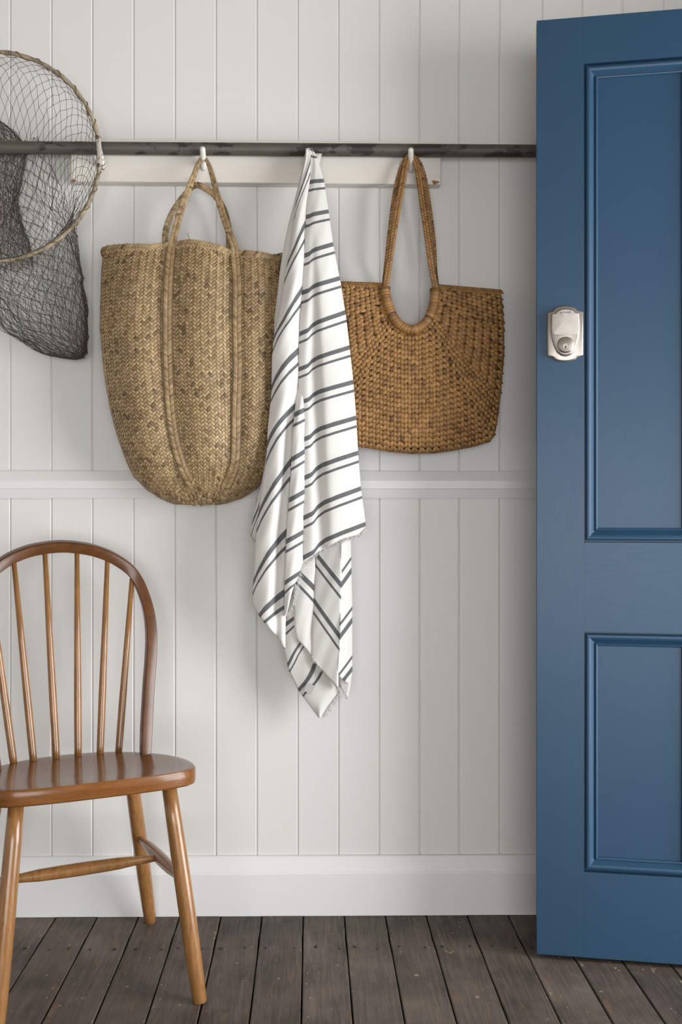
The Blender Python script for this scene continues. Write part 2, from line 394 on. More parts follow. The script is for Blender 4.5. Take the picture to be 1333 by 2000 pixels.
# deadbolt
LC = Vector((.0605, 0, 1.363))
def outline(w, zc, ah, aw, ztop, zbot):
    """camelot style plate: rectangle with an arch over top and bottom"""
    pts = []
    def arch(zb, zt, sgn):
        out = []
        for i in range(13):
            a = -1 + 2 * i / 12; out.append((aw * a, zb + (zt - zb) * math.sqrt(max(0, 1 - .86 * a * a)) if abs(a) < 1 else zb + (zt - zb) * .25))
        return out
    top = arch(zc, ztop, 1); bot = arch(-zc, zbot, -1)
    pts = [(-w, zc)] + top + [(w, zc), (w, -zc)] + [(x, z) for x, z in reversed(bot)] + [(-w, -zc)]
    return pts
def slab(name, pts, y0, y1, mat, parent, c, inset=.002, steps=3, round_=True):
    m = MB(); n = len(pts); rings = []
    cx = 0; cz = sum(p[1] for p in pts) / n
    hw = max(abs(p[0]) for p in pts); hz = max(abs(p[1] - cz) for p in pts)
    for i in range(steps + 1):
        a = PI / 2 * i / steps; ins = inset * (1 - math.cos(a)); yy = y0 + (y1 - y0) * (.35 + .65 * math.sin(a)) if i else y0
        rings.append([(c.x + x * (1 - ins / hw), c.y + yy, c.z + cz + (z - cz) * (1 - ins / hz)) for x, z in pts])
    vs = [v for r in rings for v in r]
    fs = [(i * n + k, i * n + (k + 1) % n, (i + 1) * n + (k + 1) % n, (i + 1) * n + k) for i in range(steps) for k in range(n)]
    vs.append((c.x, c.y + y1, c.z + cz)); b = len(vs) - 1
    fs += [(steps * n + k, steps * n + (k + 1) % n, b) for k in range(n)]
    m.add(vs, fs); o = m.build(name, mat, parent, recalc=True); o.data.set_sharp_from_angle(angle=math.radians(38)); return o
lock = slab('deadbolt', outline(.0385, .0475, .01, .0265, .0615, -.0605), 0, -.008, NICKEL, door, LC, .004)
tag(lock, 'satin nickel deadbolt with keypad face and key cylinder')
# raised body with arched shoulder tapering round the cylinder
bd = []
for i in range(13): a = -1 + i / 6; bd.append((.0215 * a, .044 + .0095 * math.sqrt(max(0, 1 - a * a)) + .001))
bd = [(-.0305, .043)] + bd + [(.0305, .043), (.0315, .02), (.031, .0), (.029, -.012), (.025, -.026), (.019, -.04), (.010, -.0475), (0, -.050), (-.010, -.0475), (-.019, -.04), (-.025, -.026), (-.029, -.012), (-.031, 0), (-.0315, .02)]
slab('lock_body', bd, -.006, -.016, NICKEL, lock, LC, .005)
kp = []
for i in range(13): a = -1 + i / 6; kp.append((.0205 * a, .0425 + .0085 * math.sqrt(max(0, 1 - a * a))))
kp = [(-.0285, .0415)] + kp + [(.0285, .0415), (.029, .01), (.0275, -.001), (.024, -.004), (0, -.0055), (-.024, -.004), (-.0275, -.001), (-.029, .01)]
slab('keypad', kp, -.014, -.0178, KEYPAD, lock, LC, .0015)
def disc(name, r, z, y0, y1, mat, parent, inset=.0015, n=36):
    return slab(name, [(r * math.cos(2 * PI * k / n), z + r * math.sin(2 * PI * k / n)) for k in range(n)], y0, y1, mat, parent, LC, inset)
disc('cylinder_collar', .0185, -.0255, -.013, -.020, NICKEL, lock, .003)
disc('key_cylinder', .0162, -.0255, -.018, -.0232, NICKEL, lock, .0012)
disc('plug_ring', .0078, -.0295, -.020, -.0236, NICKD, lock, .0004); disc('key_plug', .0068, -.0295, -.021, -.0240, NICKEL, lock, .0004)
kh = [(-.0006, .0022), (.0006, .0022), (.0007, 0), (.0019, -.0012), (.0017, -.0032), (.0004, -.0052), (-.0008, -.0052), (-.0020, -.0032), (-.0017, -.0012), (-.0007, 0)]
slab('keyhole', [(x, z - .0295) for x, z in kh], -.0235, -.0242, INK, lock, LC, .0001)
def text(body, size, loc, rot, mat, name, parent, depth=.0002):
    cu = bpy.data.curves.new(name, 'FONT'); cu.body = body; cu.size = size; cu.align_x = 'CENTER'; cu.align_y = 'CENTER'; cu.extrude = depth
    cu.space_character = 1.12
    tmp = bpy.data.objects.new('tmp_text', cu); COL.objects.link(tmp)
    dg = bpy.context.evaluated_depsgraph_get(); me = bpy.data.meshes.new_from_object(tmp.evaluated_get(dg)); bpy.data.objects.remove(tmp)
    me.name = name; me.materials.clear(); me.materials.append(mat); o = mesh_obj(name, me, parent); o.location = loc; o.rotation_euler = rot; return o
text('SCHLAGE', .0046, (LC.x, -.0180, LC.z + .0445), (PI / 2, 0, 0), INK, 'lettering', lock)

# ------------------------------------------------------------------ hook rail with pegs
RB = -.034
rz_t, rz_b = P(500, 273.5, RB)[2], P(500, 357, RB)[2]
rx0, rx1 = P(138, 320, RB)[0], P(862, 320, RB)[0]; rc = Vector(((rx0 + rx1) / 2, 0, (rz_t + rz_b) / 2))
m = MB(); m.box((rx0 - rc.x, RB, rz_b - rc.z), (rx1 - rc.x, -.0002, rz_t - rc.z)); rail = m.build('hook_rail', CREAM, smooth=False)
rail.location = rc; rail.rotation_euler = (0, .0045, 0); bevel(rail, .003, 2)
tag(rail, 'long cream painted wooden hook board with pegs fixed to the wall', 'hook rail')
def child_world(mb, name, mat, root, **k):
    o = mb.build(name, mat, None, **k); o.parent = root; o.matrix_parent_inverse = (Matrix.Translation(root.location) @ root.rotation_euler.to_matrix().to_4x4()).inverted(); return o
PY = RB - .0165
for i, (xt, yt, xb, yb, yy) in enumerate(((193, 288, 202, 330, -.0905), (396, 288, 398, 333, -.084), (605, 291, 605, 333, -.084), (803, 290, 803, 337, -.084))):
    a = P(xb, yb, RB + .006); b = P(xt, yt, yy)
    pts = [a.lerp(b, t) for t in (0, .25, .5, .75, .93, .985, 1.0)]; r = .0066
    m = MB(); m.tube(pts, [r * 1.05, r * 1.05, r, r, r * .97, r * .8, r * .4], 14)
    child_world(m, 'peg', PEGF if i == 0 else PEG, rail)
for (cx, cy, w, h) in ((851, 356, 7, 3.6), (144, 353, 4, 3)):   # bare wood where paint chipped off the corners
    m = MB(); c = P(cx, cy, RB - .0004); pts = []
    for k in range(14):
        a = 2 * PI * k / 14; q = 1 + .35 * math.sin(3 * a + 1) * random.uniform(.5, 1); pts.append(c + Vector((math.cos(a) * w / 815 * q, 0, math.sin(a) * h / 815 * q)))
    m.add([p + Vector((0, .0006, 0)) for p in pts] + [p * 1 for p in pts] + [c], [(k, (k + 1) % 14, 14 + (k + 1) % 14, 14 + k) for k in range(14)] + [(14 + k, 14 + (k + 1) % 14, 28) for k in range(14)])
    child_world(m, 'paint_chip', plain('bare_chipped_wood', (150, 108, 74), .8), rail, smooth=False)
# pipe lying on the pegs
pz = P(500, 291.8, PY)[2]; pp = Vector((0, PY, pz)); m = MB(); R_ = .0150
for r_, cap in ((R_, True),):
    m.tube([(-1.5 + .05 * i, 0, -.0012 * (-1.5 + .05 * i) / .6) for i in range(53)], r_, 28)
pipe = m.build('metal_pipe', PIPE); pipe.location = pp
for p_ in pipe.data.polygons:
    if len(p_.vertices) > 4: p_.use_smooth = False
tag(pipe, 'long dark weathered metal pipe lying across the pegs', 'pipe')

# ------------------------------------------------------------------ Windsor chair
FRX, FRY, PH = -.2207, -.4528, math.radians(24.5)
cr = Vector((math.cos(PH), math.sin(PH), 0)); cf = Vector((math.sin(PH), -math.cos(PH), 0))
base = Vector((FRX, FRY, 0)) - cr * .196 + cf * -.2
chair = empty('windsor_chair', base)
chair.rotation_euler = (0, 0, PH)
tag(chair, 'varnished brown wooden hoop back chair with spindles against the wall', 'chair')
# chair frame: x = to the chair's own side (lat), y = -(fwd+.2), z up
def C(lat, fw, z): return Vector((lat, -(fw + .2), z))
SZ0, SK, STH = .463, .08, .033
def seat_z(fw): return SZ0 + SK * fw
half = [(0, 0.002), (.06, .002), (.11, -.002), (.15, -.008), (.178, -.017), (.195, -.032), (.206, -.058), (.213, -.095), (.215, -.14), (.210, -.185), (.196, -.232), (.172, -.28), (.142, -.318), (.105, -.346), (.06, -.366), (0, -.374)]
ring = half + [(-a, b) for a, b in reversed(half[1:-1])]
n = len(ring); m = MB(); vs = []; fs = []
cen = (0, -.18)
def srow(ins, dz, zfun):
    out = []
    for a, b in ring:
        d = Vector((cen[0] - a, cen[1] - b)); L = d.length; q = ins / L
        aa, bb = a + d.x * q, b + d.y * q; out.append(C(aa, bb, zfun(aa, bb) + dz))
    return out
def dish(a, b):
    e = max(0, 1 - (a / .19) ** 2) * max(0, 1 - ((b + .16) / .17) ** 2); return seat_z(b) - .009 * e
rows = [srow(.03, -STH, lambda a, b: seat_z(b)), srow(.004, -STH, lambda a, b: seat_z(b)), srow(.0005, -STH + .003, lambda a, b: seat_z(b)), srow(0, -STH * .5, lambda a, b: seat_z(b)), srow(.0005, -.004, lambda a, b: seat_z(b)), srow(.0025, -.001, lambda a, b: seat_z(b)), srow(.006, 0, dish)]
for t in (.02, .045, .075, .105, .14):
    rows.append(srow(t, 0, dish))
vs = [v for r in rows for v in r]; R = len(rows)
fs = [(i * n + k, i * n + (k + 1) % n, (i + 1) * n + (k + 1) % n, (i + 1) * n + k) for i in range(R - 1) for k in range(n)]
vs.append(C(cen[0], cen[1], dish(*cen))); fs += [((R - 1) * n + k, (R - 1) * n + (k + 1) % n, len(vs) - 1) for k in range(n)]
vs.append(C(cen[0], cen[1], seat_z(cen[1]) - STH)); fs += [((k + 1) % n, k, len(vs) - 1) for k in range(n)]
m.add(vs, fs); seat = m.build('seat', WOODX, chair, recalc=True); seat.data.set_sharp_from_angle(angle=math.radians(32))
def turned(name, a, b, prof, mat=WOOD, seg=18):
    m = MB(); pts = [a.lerp(b, t) for t, r in prof]; m.tube(pts, [r for t, r in prof], seg, up=(0, 1, 0) if abs((b - a).normalized().y) < .8 else (0, 0, 1))
    o = m.build(name, mat, chair)
    for p_ in o.data.polygons:
        if len(p_.vertices) > 4: p_.use_smooth = False
    return o
LEGP = [(0, .0126), (.004, .0140), (.1, .0153), (.3, .0168), (.55, .0170), (.8, .0160), (1, .0146)]
legs = {}
for s in (-1, 1):
    fa, fb = C(s * .196, 0, .0005), C(s * .148, -.061, seat_z(-.061) - .02)
    ba, bb = C(s * .2145, -.431, .0005), C(s * .138, -.335, seat_z(-.335) - .02)
    turned('leg', fa, fb, LEGP); turned('leg', ba, bb, LEGP); legs[s] = (fa, fb, ba, bb)
ST = [(0, .0070), (.05, .0078), (.16, .0095), (.26, .0125), (.4, .0135), (.5, .0138), (.6, .0135), (.74, .0125), (.84, .0095), (.95, .0078), (1, .0070)]
mids = {}
for s in (-1, 1):
    fa, fb, ba, bb = legs[s]; a = fa.lerp(fb, .54); b = ba.lerp(bb, .53); turned('stretcher', a, b, ST); mids[s] = a.lerp(b, .5)
turned('stretcher', mids[-1], mids[1], ST)
bl = [(.1599, .432), (.1599, .444), (.1681, .508), (.1777, .5765), (.1888, .6462), (.1941, .7027), (.1894, .7628), (.1656, .83), (.125, .866), (.0809, .8862), (.04, .8952)]
bowfw = lambda z: -.275 - .125 * (z - .44) / .42
bp = [C(a, bowfw(z), z) for a, z in bl] + [C(0, bowfw(.8985), .8985)] + [C(-a, bowfw(z), z) for a, z in reversed(bl)]
bp = catmull(bp, 6); mm = len(bp); m = MB(); nb = Vector((0, -math.cos(math.atan(.298)), -math.sin(math.atan(.298))))  # bow plane normal
sec = [(-1, -.8), (-.85, -1), (.85, -1), (1, -.8), (1, .8), (.85, 1), (-.85, 1), (-1, .8)]
vs = []
for i, p in enumerate(bp):
    t = (bp[min(i + 1, mm - 1)] - bp[max(i - 1, 0)]).normalized(); sd = t.cross(nb).normalized()
    q = min(i, mm - 1 - i) / 10; th = .0120 * min(1, .8 + .2 * q); dp = .0125
    for a, b in sec: vs.append(p + sd * (a * th) + nb * (b * dp))
ns = len(sec); fs = [(i * ns + k, i * ns + (k + 1) % ns, (i + 1) * ns + (k + 1) % ns, (i + 1) * ns + k) for i in range(mm - 1) for k in range(ns)] + [tuple(range(ns)), tuple((mm - 1) * ns + k for k in range(ns))]
m.add(vs, fs); bow = m.build('back_bow', WOODB, chair, recalc=True); bevel(bow, .0025, 2, 40)
spf = lambda z: -.335 - .065 * (z - .44) / .42
for lb, lt, zt in ((.0235, .036, .887), (.072, .1045, .866), (.1135, .159, .822)):
    for s in (-1, 1):
        a = C(s * lb, spf(.435), seat_z(-.335) - .012); b = C(s * lt, bowfw(zt), zt)
        turned('spindle', a, b, [(0, .0078), (.06, .0084), (.3, .0086), (.6, .0073), (1, .0056)], WOOD, 12)

# ------------------------------------------------------------------ fishing net on its hoop
NCX, NCY, NR = -17, 303, 206
def rimY(a): return -.098 + .012 * (1 - math.cos(a)) * .5
def rimpt(a, k=1.0):
    rr = NR * k * (1 + .012 * math.cos(2 * a) - .022 * math.cos(a - PI * .78))
    return P(NCX + rr * math.cos(a), NCY - rr * math.sin(a) * 1.005, rimY(a))
netroot = empty('landing_net', P(NCX, NCY, -.09)); tag(netroot, 'round cane hoop with dark knotted fishing net hanging from a peg', 'fishing net')
m = MB(); N = 120; rads = [.0048 * (1 + .12 * math.sin(i * 1.7) + .08 * math.sin(i * .53)) for i in range(N)]
m.tube([rimpt(2 * PI * i / N) for i in range(N)], rads, 9, closed=True)
set_parent_keep(m.build('hoop', CANE), netroot)
m = MB(); pts = []
for i in range(900):
    a = 2 * PI * i / 900; c = rimpt(a); ph = 34 * a + 2.0 * math.sin(3 * a); rad = (c - rimpt(a, .9)).normalized()
    pts.append(c + rad * .0056 * math.cos(ph) + Vector((0, .0056 * math.sin(ph), 0)))
m.tube(pts, .0011, 5, closed=True); set_parent_keep(m.build('lashing_cord', CORD), netroot)
m = MB(); a0, a1 = math.radians(9.5), math.radians(-6.5)
pts = [rimpt(a0 + (a1 - a0) * t) + Vector((.0, -.0035, 0)) for t in np.linspace(0, 1, 9)]
m.tube(pts, .0058, 10, flat=.45, up=(0, 1, 0)); clamp = m.build('rim_clamp', CLAMP); set_parent_keep(clamp, netroot)
for t in (.04, .96):
    c = rimpt(a0 + (a1 - a0) * t) + Vector((0, -.007, 0)); m = MB(); m.tube([c, c + Vector((0, -.003, 0)), c + Vector((0, -.0036, 0))], [.0042, .0042, .002], 10); m.build('screw', SCREW, clamp)
# bag of netting: a tube of mesh from the hoop to the tip low on the right
spx = [0, .12, .3, .5, .7, .85, .95, 1.0]
sp_x = [-30, -18, 12, 45, 84, 122, 152, 166]; sp_y = [292, 330, 415, 505, 590, 648, 682, 692]; sp_w = [104, 110, 116, 112, 92, 62, 26, 6]; sp_d = [.014, .02, .035, .045, .045, .04, .025, .006]
def bagpt(a, s):
    cx, cy = np.interp(s, spx, sp_x), np.interp(s, spx, sp_y); w, d = np.interp(s, spx, sp_w), np.interp(s, spx, sp_d)
    e = 1e-2; tx = np.interp(s + e, spx, sp_x) - np.interp(s - e, spx, sp_x); ty = np.interp(s + e, spx, sp_y) - np.interp(s - e, spx, sp_y); L = math.hypot(tx, ty) or 1
    nx, ny = -ty / L * -1, tx / L * -1          # to the right of the falling spine
    Yc = -.019 - .036 * min(1, max(0, (s - .1) / .35))
    wob = 1 + .05 * math.sin(5 * a + 7 * s) * min(1, s * 4)
    return P(cx + nx * w * math.cos(a) * wob, cy + ny * w * math.cos(a) * wob, Yc + d * math.sin(a) * (1 if a > 0 or True else 1))
def s_start(a): return .02 + .44 * (.5 - .5 * math.sin(a)) ** 1.3     # top of hoop -> back of bag, bottom -> front
def netpt(a, v):
    v = min(max(v, 0), 1); s0 = s_start(a); s = s0 + (1 - s0) * v ** 1.15
    q = min(1, v / .30); w = q * q * (3 - 2 * q)
    r = rimpt(a, .985); b = bagpt(a, s); p = r.lerp(b, w)
    return p
def netting(mb, n, rows, fn, thick, jit, knots=True):
    nodes = {}
    for j in range(rows + 1):
        for i in range(n):
            a = 2 * PI * (i + .5 * (j % 2)) / n; p = fn(a, j / rows)
            k = 0 if j == 0 else jit
            nodes[(i, j)] = p + Vector((random.gauss(0, k), random.gauss(0, k * .6), random.gauss(0, k)))
    def wire(a, b):
        d = (b - a); L = d.length
        if L < 1e-5: return
        d /= L; u = d.orthogonal().normalized(); w = d.cross(u); md = (a + b) / 2 + Vector((0, 0, -.04 * L)); vs = []
        for c in (a, md, b):
            for k in range(3): an = 2 * PI * k / 3; vs.append(c + (u * math.cos(an) + w * math.sin(an)) * thick)
        mb.add(vs, [(r * 3 + k, r * 3 + (k + 1) % 3, r * 3 + 3 + (k + 1) % 3, r * 3 + 3 + k) for r in range(2) for k in range(3)])
    for j in range(rows):
        for i in range(n):
            o = 0 if j % 2 == 0 else 1
            wire(nodes[(i, j)], nodes[((i + o) % n, j + 1)]); wire(nodes[(i, j)], nodes[((i + o - 1) % n, j + 1)])
    if knots:
        for p in nodes.values():
            k = thick * 2.3 * random.uniform(.7, 1.2)
            mb.add([p + Vector(v) * k for v in ((1, 0, 0), (-1, 0, 0), (0, 1, 0), (0, -1, 0), (0, 0, 1), (0, 0, -1))], [(0, 2, 4), (2, 1, 4), (1, 3, 4), (3, 0, 4), (2, 0, 5), (1, 2, 5), (3, 1, 5), (0, 3, 5)])
m = MB(); netting(m, 60, 44, lambda a, v: netpt(a, v ** 1.4), .00052, .0018); netting(m, 18, 30, lambda a, v: bagpt(a, .02 + .975 * v), .00052, .0018)
nt = m.build('netting', NETT); set_parent_keep(nt, netroot); nt['kind'] = 'stuff'
# gathered inner folds of the net, bunched on the far side of the hoop
def foldpt(a, v):
    s = .03 + .48 * v; cx = -60 + 26 * v + 6 * math.sin(5 * v + 1); cy = 222 + 292 * v; w = 6 + 86 * min(1, v * 4.5) ** .55
    return P(cx + w * math.cos(a) + 9 * math.sin(3 * a + 8 * v), cy + 16 * math.sin(2 * a) , -.022 + .009 * math.sin(a) + .004 * math.sin(5 * a + 9 * v))
m = MB(); netting(m, 74, 44, foldpt, .00052, .0026)
nt = m.build('gathered_netting', NETT); set_parent_keep(nt, netroot); nt['kind'] = 'stuff'

# ------------------------------------------------------------------ tall woven bag
B1 = [(490, 203, 549, .038), (530, 200, 551, .048), (560, 199, 552, .053), (640, 197, 553, .060), (730, 205, 551, .064), (800, 217, 548, .064), (850, 230, 543, .062), (900, 248, 533, .058), (930, 262, 521, .052), (955, 287, 500, .045), (972, 312, 474, .036), (981, 332, 446, .026), (986, 352, 424, .012)]
b1 = np.array(B1, float); bag1 = empty('woven_shopping_bag', P(375, 985, -.09)); tag(bag1, 'tall pale seagrass bag in herringbone weave hanging left of the towel', 'bag')
NV, NU = 90, 256
vy = np.concatenate([np.linspace(490, 930, 66), np.linspace(935, 986, NV - 66)])
def lobe(xn):
    k = [-1.0, -.245, .49, 1.0]
    for a, b in zip(k, k[1:]):
        if a <= xn <= b: t = ((xn - a) / (b - a) - .09) / .82; return math.sin(PI * t) if 0 < t < 1 else 0
    return 0
topc = ([203, 240, 320, 345, 400, 450, 475, 549], [490, 488, 491, 486, 482, 490, 499, 505])
tab = np.zeros((NV, NU + 1, 3)); acc = np.zeros(NV)
for i, y in enumerate(vy):
    l, r, b = (np.interp(y, b1[:, 0], b1[:, k]) for k in (1, 2, 3))
    yc = -(.020 + b) if y > 620 else -(.020 + b) - .012 * (620 - y) / 130
    A_, Bq = P(l, y, yc), P(r, y, yc); cx = (A_.x + Bq.x) / 2; a = (Bq.x - A_.x) / 2; pts = []
    fd = 1.0 if y < 860 else max(0, (975 - y) / 115)
    for th in np.linspace(0, 2 * PI, 721):
        sn, cs = math.sin(th), math.cos(th); e = .74
        x = -a * math.copysign(abs(sn) ** e, sn); yy = b * math.copysign(abs(cs) ** e, cs); xn = x / a
        if yy < 0: yy -= .016 * lobe(xn) * fd * (-yy / b)
        tz = (490 - np.interp(CX + (cx + x) * 826, *topc)) / 826 if yy < 0 else -.004
        pts.append((cx + x, yc + yy, A_.z + tz * max(0, 1 - (y - 490) / 160) ** 1.5))
    pts = np.array(pts); ds = np.concatenate([[0], np.cumsum(np.linalg.norm(np.diff(pts, axis=0), axis=1))]); acc[i] = ds[-1]
    u = np.linspace(0, ds[-1], NU + 1)
    for k in range(3): tab[i, :, k] = np.interp(u, ds, pts[:, k])
hv = np.concatenate([[0], np.cumsum(np.linalg.norm(np.diff(tab[:, NU // 2], axis=0), axis=1))]); hv = hv / hv[-1]
def S1f(u, v):
    u = (u % 1.0) * NU; iu = int(u); fu = u - iu; vi = float(np.interp(v, hv, np.arange(NV))); iv = min(int(vi), NV - 2); fv = vi - iv
    p = (tab[iv, iu] * (1 - fu) + tab[iv, iu + 1] * fu) * (1 - fv) + (tab[iv + 1, iu] * (1 - fu) + tab[iv + 1, iu + 1] * fu) * fv
    return Vector(p)
def S1n(u, v):
    e = .004; du = S1f(u + e, v) - S1f(u - e, v); v0 = max(0, v - e); v1 = min(1, v + e); dv = S1f(u, v1) - S1f(u, v0)
    n_ = dv.cross(du); n_ = n_.normalized() if n_.length > 1e-12 else Vector((0, -1, 0)); return du / (2 * e), dv / (v1 - v0), n_
cen1 = Vector((P(375, 700, -.09).x, -.09, 0))
m = MB(); vs = [Vector(tab[i, k]) for i in range(0, NV) for k in range(0, NU, 4)]; nn = NU // 4
vs = [S1f(k / NU, hv[i]) - S1n(k / NU, hv[i])[2] * .0032 for i in range(NV) for k in range(0, NU, 4)]
m.add(vs, [(i * nn + k, i * nn + (k + 1) % nn, (i + 1) * nn + (k + 1) % nn, (i + 1) * nn + k) for i in range(NV - 1) for k in range(nn)] + [tuple((NV - 1) * nn + k for k in range(nn))])
set_parent_keep(m.build('body', SEABASE), bag1)
m = MB(); NPU = 228; QV = 144
for c in range(NPU // 2):
    sl = 1 if c % 2 == 0 else -1
    for rr in range(QV // 2 + 1):
        p = 2 * c + 1; q = 2 * rr + (0 if c % 2 == 0 else 1) + .5
        u, v = p / NPU, q / QV
        if v > .985 or v < .012: continue
        du, dv, n_ = S1n(u, v)
        if n_.y > .55 and v < .9 and (c + rr) % 1 == 0 and n_.y > .8: pass
        pu, pv = du / NPU, dv / QV
        d = pu * 1.0 * sl + pv; L = d.length * 2.06; d.normalize(); w = pu * sl - pv * .92; Wd = w.length * .98; sd = n_.cross(d).normalized()
        cpos = S1f(u, v)
        m.leaf(cpos + n_ * .0006, d, sd, n_, L, Wd, .0013 * random.uniform(.7, 1.3), 'strip', min(1, max(0, random.gauss(.5, .22))))
o = m.build('weave', SEAGRASS); set_parent_keep(o, bag1); o['kind'] = 'stuff'
def braid(mb, pts, nrm, width, pitch, h, both=False, tmean=.5, ang=.62):
    rp, L = resample(pts, pitch); M = len(rp)
    for i in range(M):
        t = (rp[min(i + 1, M - 1)] - rp[max(i - 1, 0)]).normalized(); q = i / (M - 1)
        n0 = nrm(q) if callable(nrm) else Vector(nrm); n0 = (n0 - t * n0.dot(t)).normalized(); sd = t.cross(n0); w = width(q) if callable(width) else width
        for s in ((1, -1) if True else ()):
            for nn_ in ((n0, -n0) if both else (n0,)):
                d = (t * math.cos(ang) + sd * (-s) * math.sin(ang)).normalized(); ss = nn_.cross(d)
                off = rp[i] + sd * s * w * .24 + t * (pitch * .5 if s > 0 else 0) + nn_ * (h * .9 if both else .0008)
                mb.leaf(off, d, ss, nn_, max(pitch * 2.2, w * .72), min(pitch * 1.25, w * .6), h, 'leaf', min(1, max(0, random.gauss(tmean, .2))))
def band(mb, pts, nrm, width, th, tint=.2):
    M = len(pts); vs = []
    for i, p in enumerate(pts):
        t = (pts[min(i + 1, M - 1)] - pts[max(i - 1, 0)]).normalized(); q = i / (M - 1)
        n0 = nrm(q) if callable(nrm) else Vector(nrm); n0 = (n0 - t * n0.dot(t)).normalized(); sd = t.cross(n0); w = (width(q) if callable(width) else width) * .5
        vs += [p - sd * w - n0 * th, p - sd * w * .7 + n0 * th, p + sd * w * .7 + n0 * th, p + sd * w - n0 * th]
    mb.add(vs, [(i * 4 + k, i * 4 + (k + 1) % 4, (i + 1) * 4 + (k + 1) % 4, (i + 1) * 4 + k) for i in range(M - 1) for k in range(4)] + [(0, 1, 2, 3), tuple((M - 1) * 4 + k for k in (3, 2, 1, 0))], tint)
# braided rim
m = MB(); rim = [S1f(k / 240, .004) for k in range(241)]
mbase = MB(); m.tube(rim[:-1], .0035, 6, closed=True, tint=.2)
rp, L = resample(rim, .0068)
for i, p in enumerate(rp[:-1]):
    u = i / (len(rp) - 1); t = (rp[i + 1] - rp[i]).normalized(); du, dv, n_ = S1n(u, .02); up = Vector((0, 0, 1))
    for s, a_ in ((1, .8), (-1, -.5)):
        d = (t * math.cos(a_) + up * math.sin(a_)).normalized(); sd = n_.cross(d)
        m.leaf(p + n_ * (.004 + .001 * s) - up * (.001 + .004 * (s < 0)), d, sd, n_, .017 * random.uniform(.85, 1.15), .0072, .0022, 'strip', min(1, max(0, random.gauss(.5, .2))))
    m.leaf(p + up * .0028, t, n_, up, .013, .008, .002, 'strip', random.random())
set_parent_keep(m.build('rim_braid', SEAGRASS), bag1)
def on_bag(px, py):
    best = None
    for vv in [float(np.interp(py, vy, hv))]:
        for u in np.linspace(.27, .73, 185):
            p = S1f(u, vv); d = abs(Q(p)[0] - px)
            if best is None or d < best[0]: best = (d, u, vv)
    return best[1], best[2]
for name, path in (('strap', [(336, 494), (330, 560), (327, 640), (329, 720), (333, 800), (342, 860), (358, 915), (376, 948)]), ('strap', [(459, 494), (463, 560), (464, 640), (464, 720), (463, 800), (462, 860), (458, 910), (440, 952)])):
    pts = []; ns = []
    for x, y in path:
        u, v = on_bag(x, y); _, _, n_ = S1n(u, v); pts.append(S1f(u, v) + n_ * .0030); ns.append((n_ + Vector((0, -1.2, 0))).normalized())
    pts = catmull(pts, 10); m = MB(); nf = lambda q: ns[min(int(q * (len(ns) - 1) + .5), len(ns) - 1)]
    band(m, pts, nf, .023, .0012); braid(m, [p + Vector((0, -.0016, 0)) for p in pts], nf, .0205, .0046, .0009, tmean=.40, ang=.72)
    for s in (-1, 1):
        e = [p + Vector((s * .0112, -.0012, 0)) for p in pts]; m.tube(e, .0008, 5, tint=.1)
    set_parent_keep(m.build(name, SEAGRASS), bag1)
ff = S1f(.5, 0).y
def hand(path, wfun, name, tm):
    pts = catmull([P(x, y, Y) for x, y, Y in path], 10); m = MB(); nf = lambda q: Vector((.35 * math.sin(2 * PI * q), -1, 0)).normalized()
    band(m, pts, nf, wfun, .0016); braid(m, [p + Vector((0, -.0014, 0)) for p in pts], nf, wfun, .0062, .0016, tmean=tm, ang=.42)
    set_parent_keep(m.build(name, SEAGRASS), bag1)
u_, v_ = on_bag(336, 494); yl = S1f(u_, v_).y - .003; u_, v_ = on_bag(459, 494); yr = S1f(u_, v_).y - .003
hand([(336, 502, yl), (337, 480, yl), (343, 450, yl + .008), (353, 415, yl + .018), (368, 372, -.092), (381, 338, -.078), (388, 318, -.066), (393, 310.5, -.056), (397, 309.5, -.052), (402, 311, -.056), (407, 320, -.066), (414, 342, -.078), (424, 380, -.095), (436, 420, yr + .018), (449, 458, yr + .006), (458, 482, yr), (460, 504, yr)],
     lambda q: .0175 - .0115 * math.exp(-((q - .5) / .20) ** 2), 'handle', .45)
hand([(325, 500, -.040), (323, 470, -.042), (325, 448, -.046), (335, 420, -.05), (352, 392, -.052), (370, 371, -.054), (384, 362, -.056), (398, 366, -.056), (418, 380, -.055), (434, 402, -.053), (444, 432, -.05), (448, 460, -.046), (447, 502, -.04)],
     lambda q: .0150 - .004 * math.exp(-((q - .4) / .12) ** 2), 'handle', .22)
m = MB(); m.tube(catmull([P(377, 488, -.10), P(372, 472, -.102), P(366, 454, -.104)], 4), [.0011] * 8 + [.0006], 5, tint=.8); set_parent_keep(m.build('loose_straw', SEAGRASS), bag1)
# rough seam of gathered ends under the bag
m = MB()
for i in range(150):
    x = random.uniform(335, 452); y = 978 - 16 * ((x - 392) / 60) ** 2 + random.uniform(-12, 6); a = random.choice((-1, 1)) * random.uniform(.5, 1.2)
    d = Vector((math.cos(a), -.15, math.sin(a))).normalized(); n_ = Vector((0, -1, -.25)).normalized(); u, v = on_bag(x, min(984, y)); c = S1f(u, v) + S1n(u, v)[2] * .002; m.leaf(c, d, n_.cross(d).normalized(), n_, .016, .006, .0025, 'leaf', min(1, max(0, random.gauss(.4, .25))))
o = m.build('bottom_seam', SEAGRASS); set_parent_keep(o, bag1); o['kind'] = 'stuff'

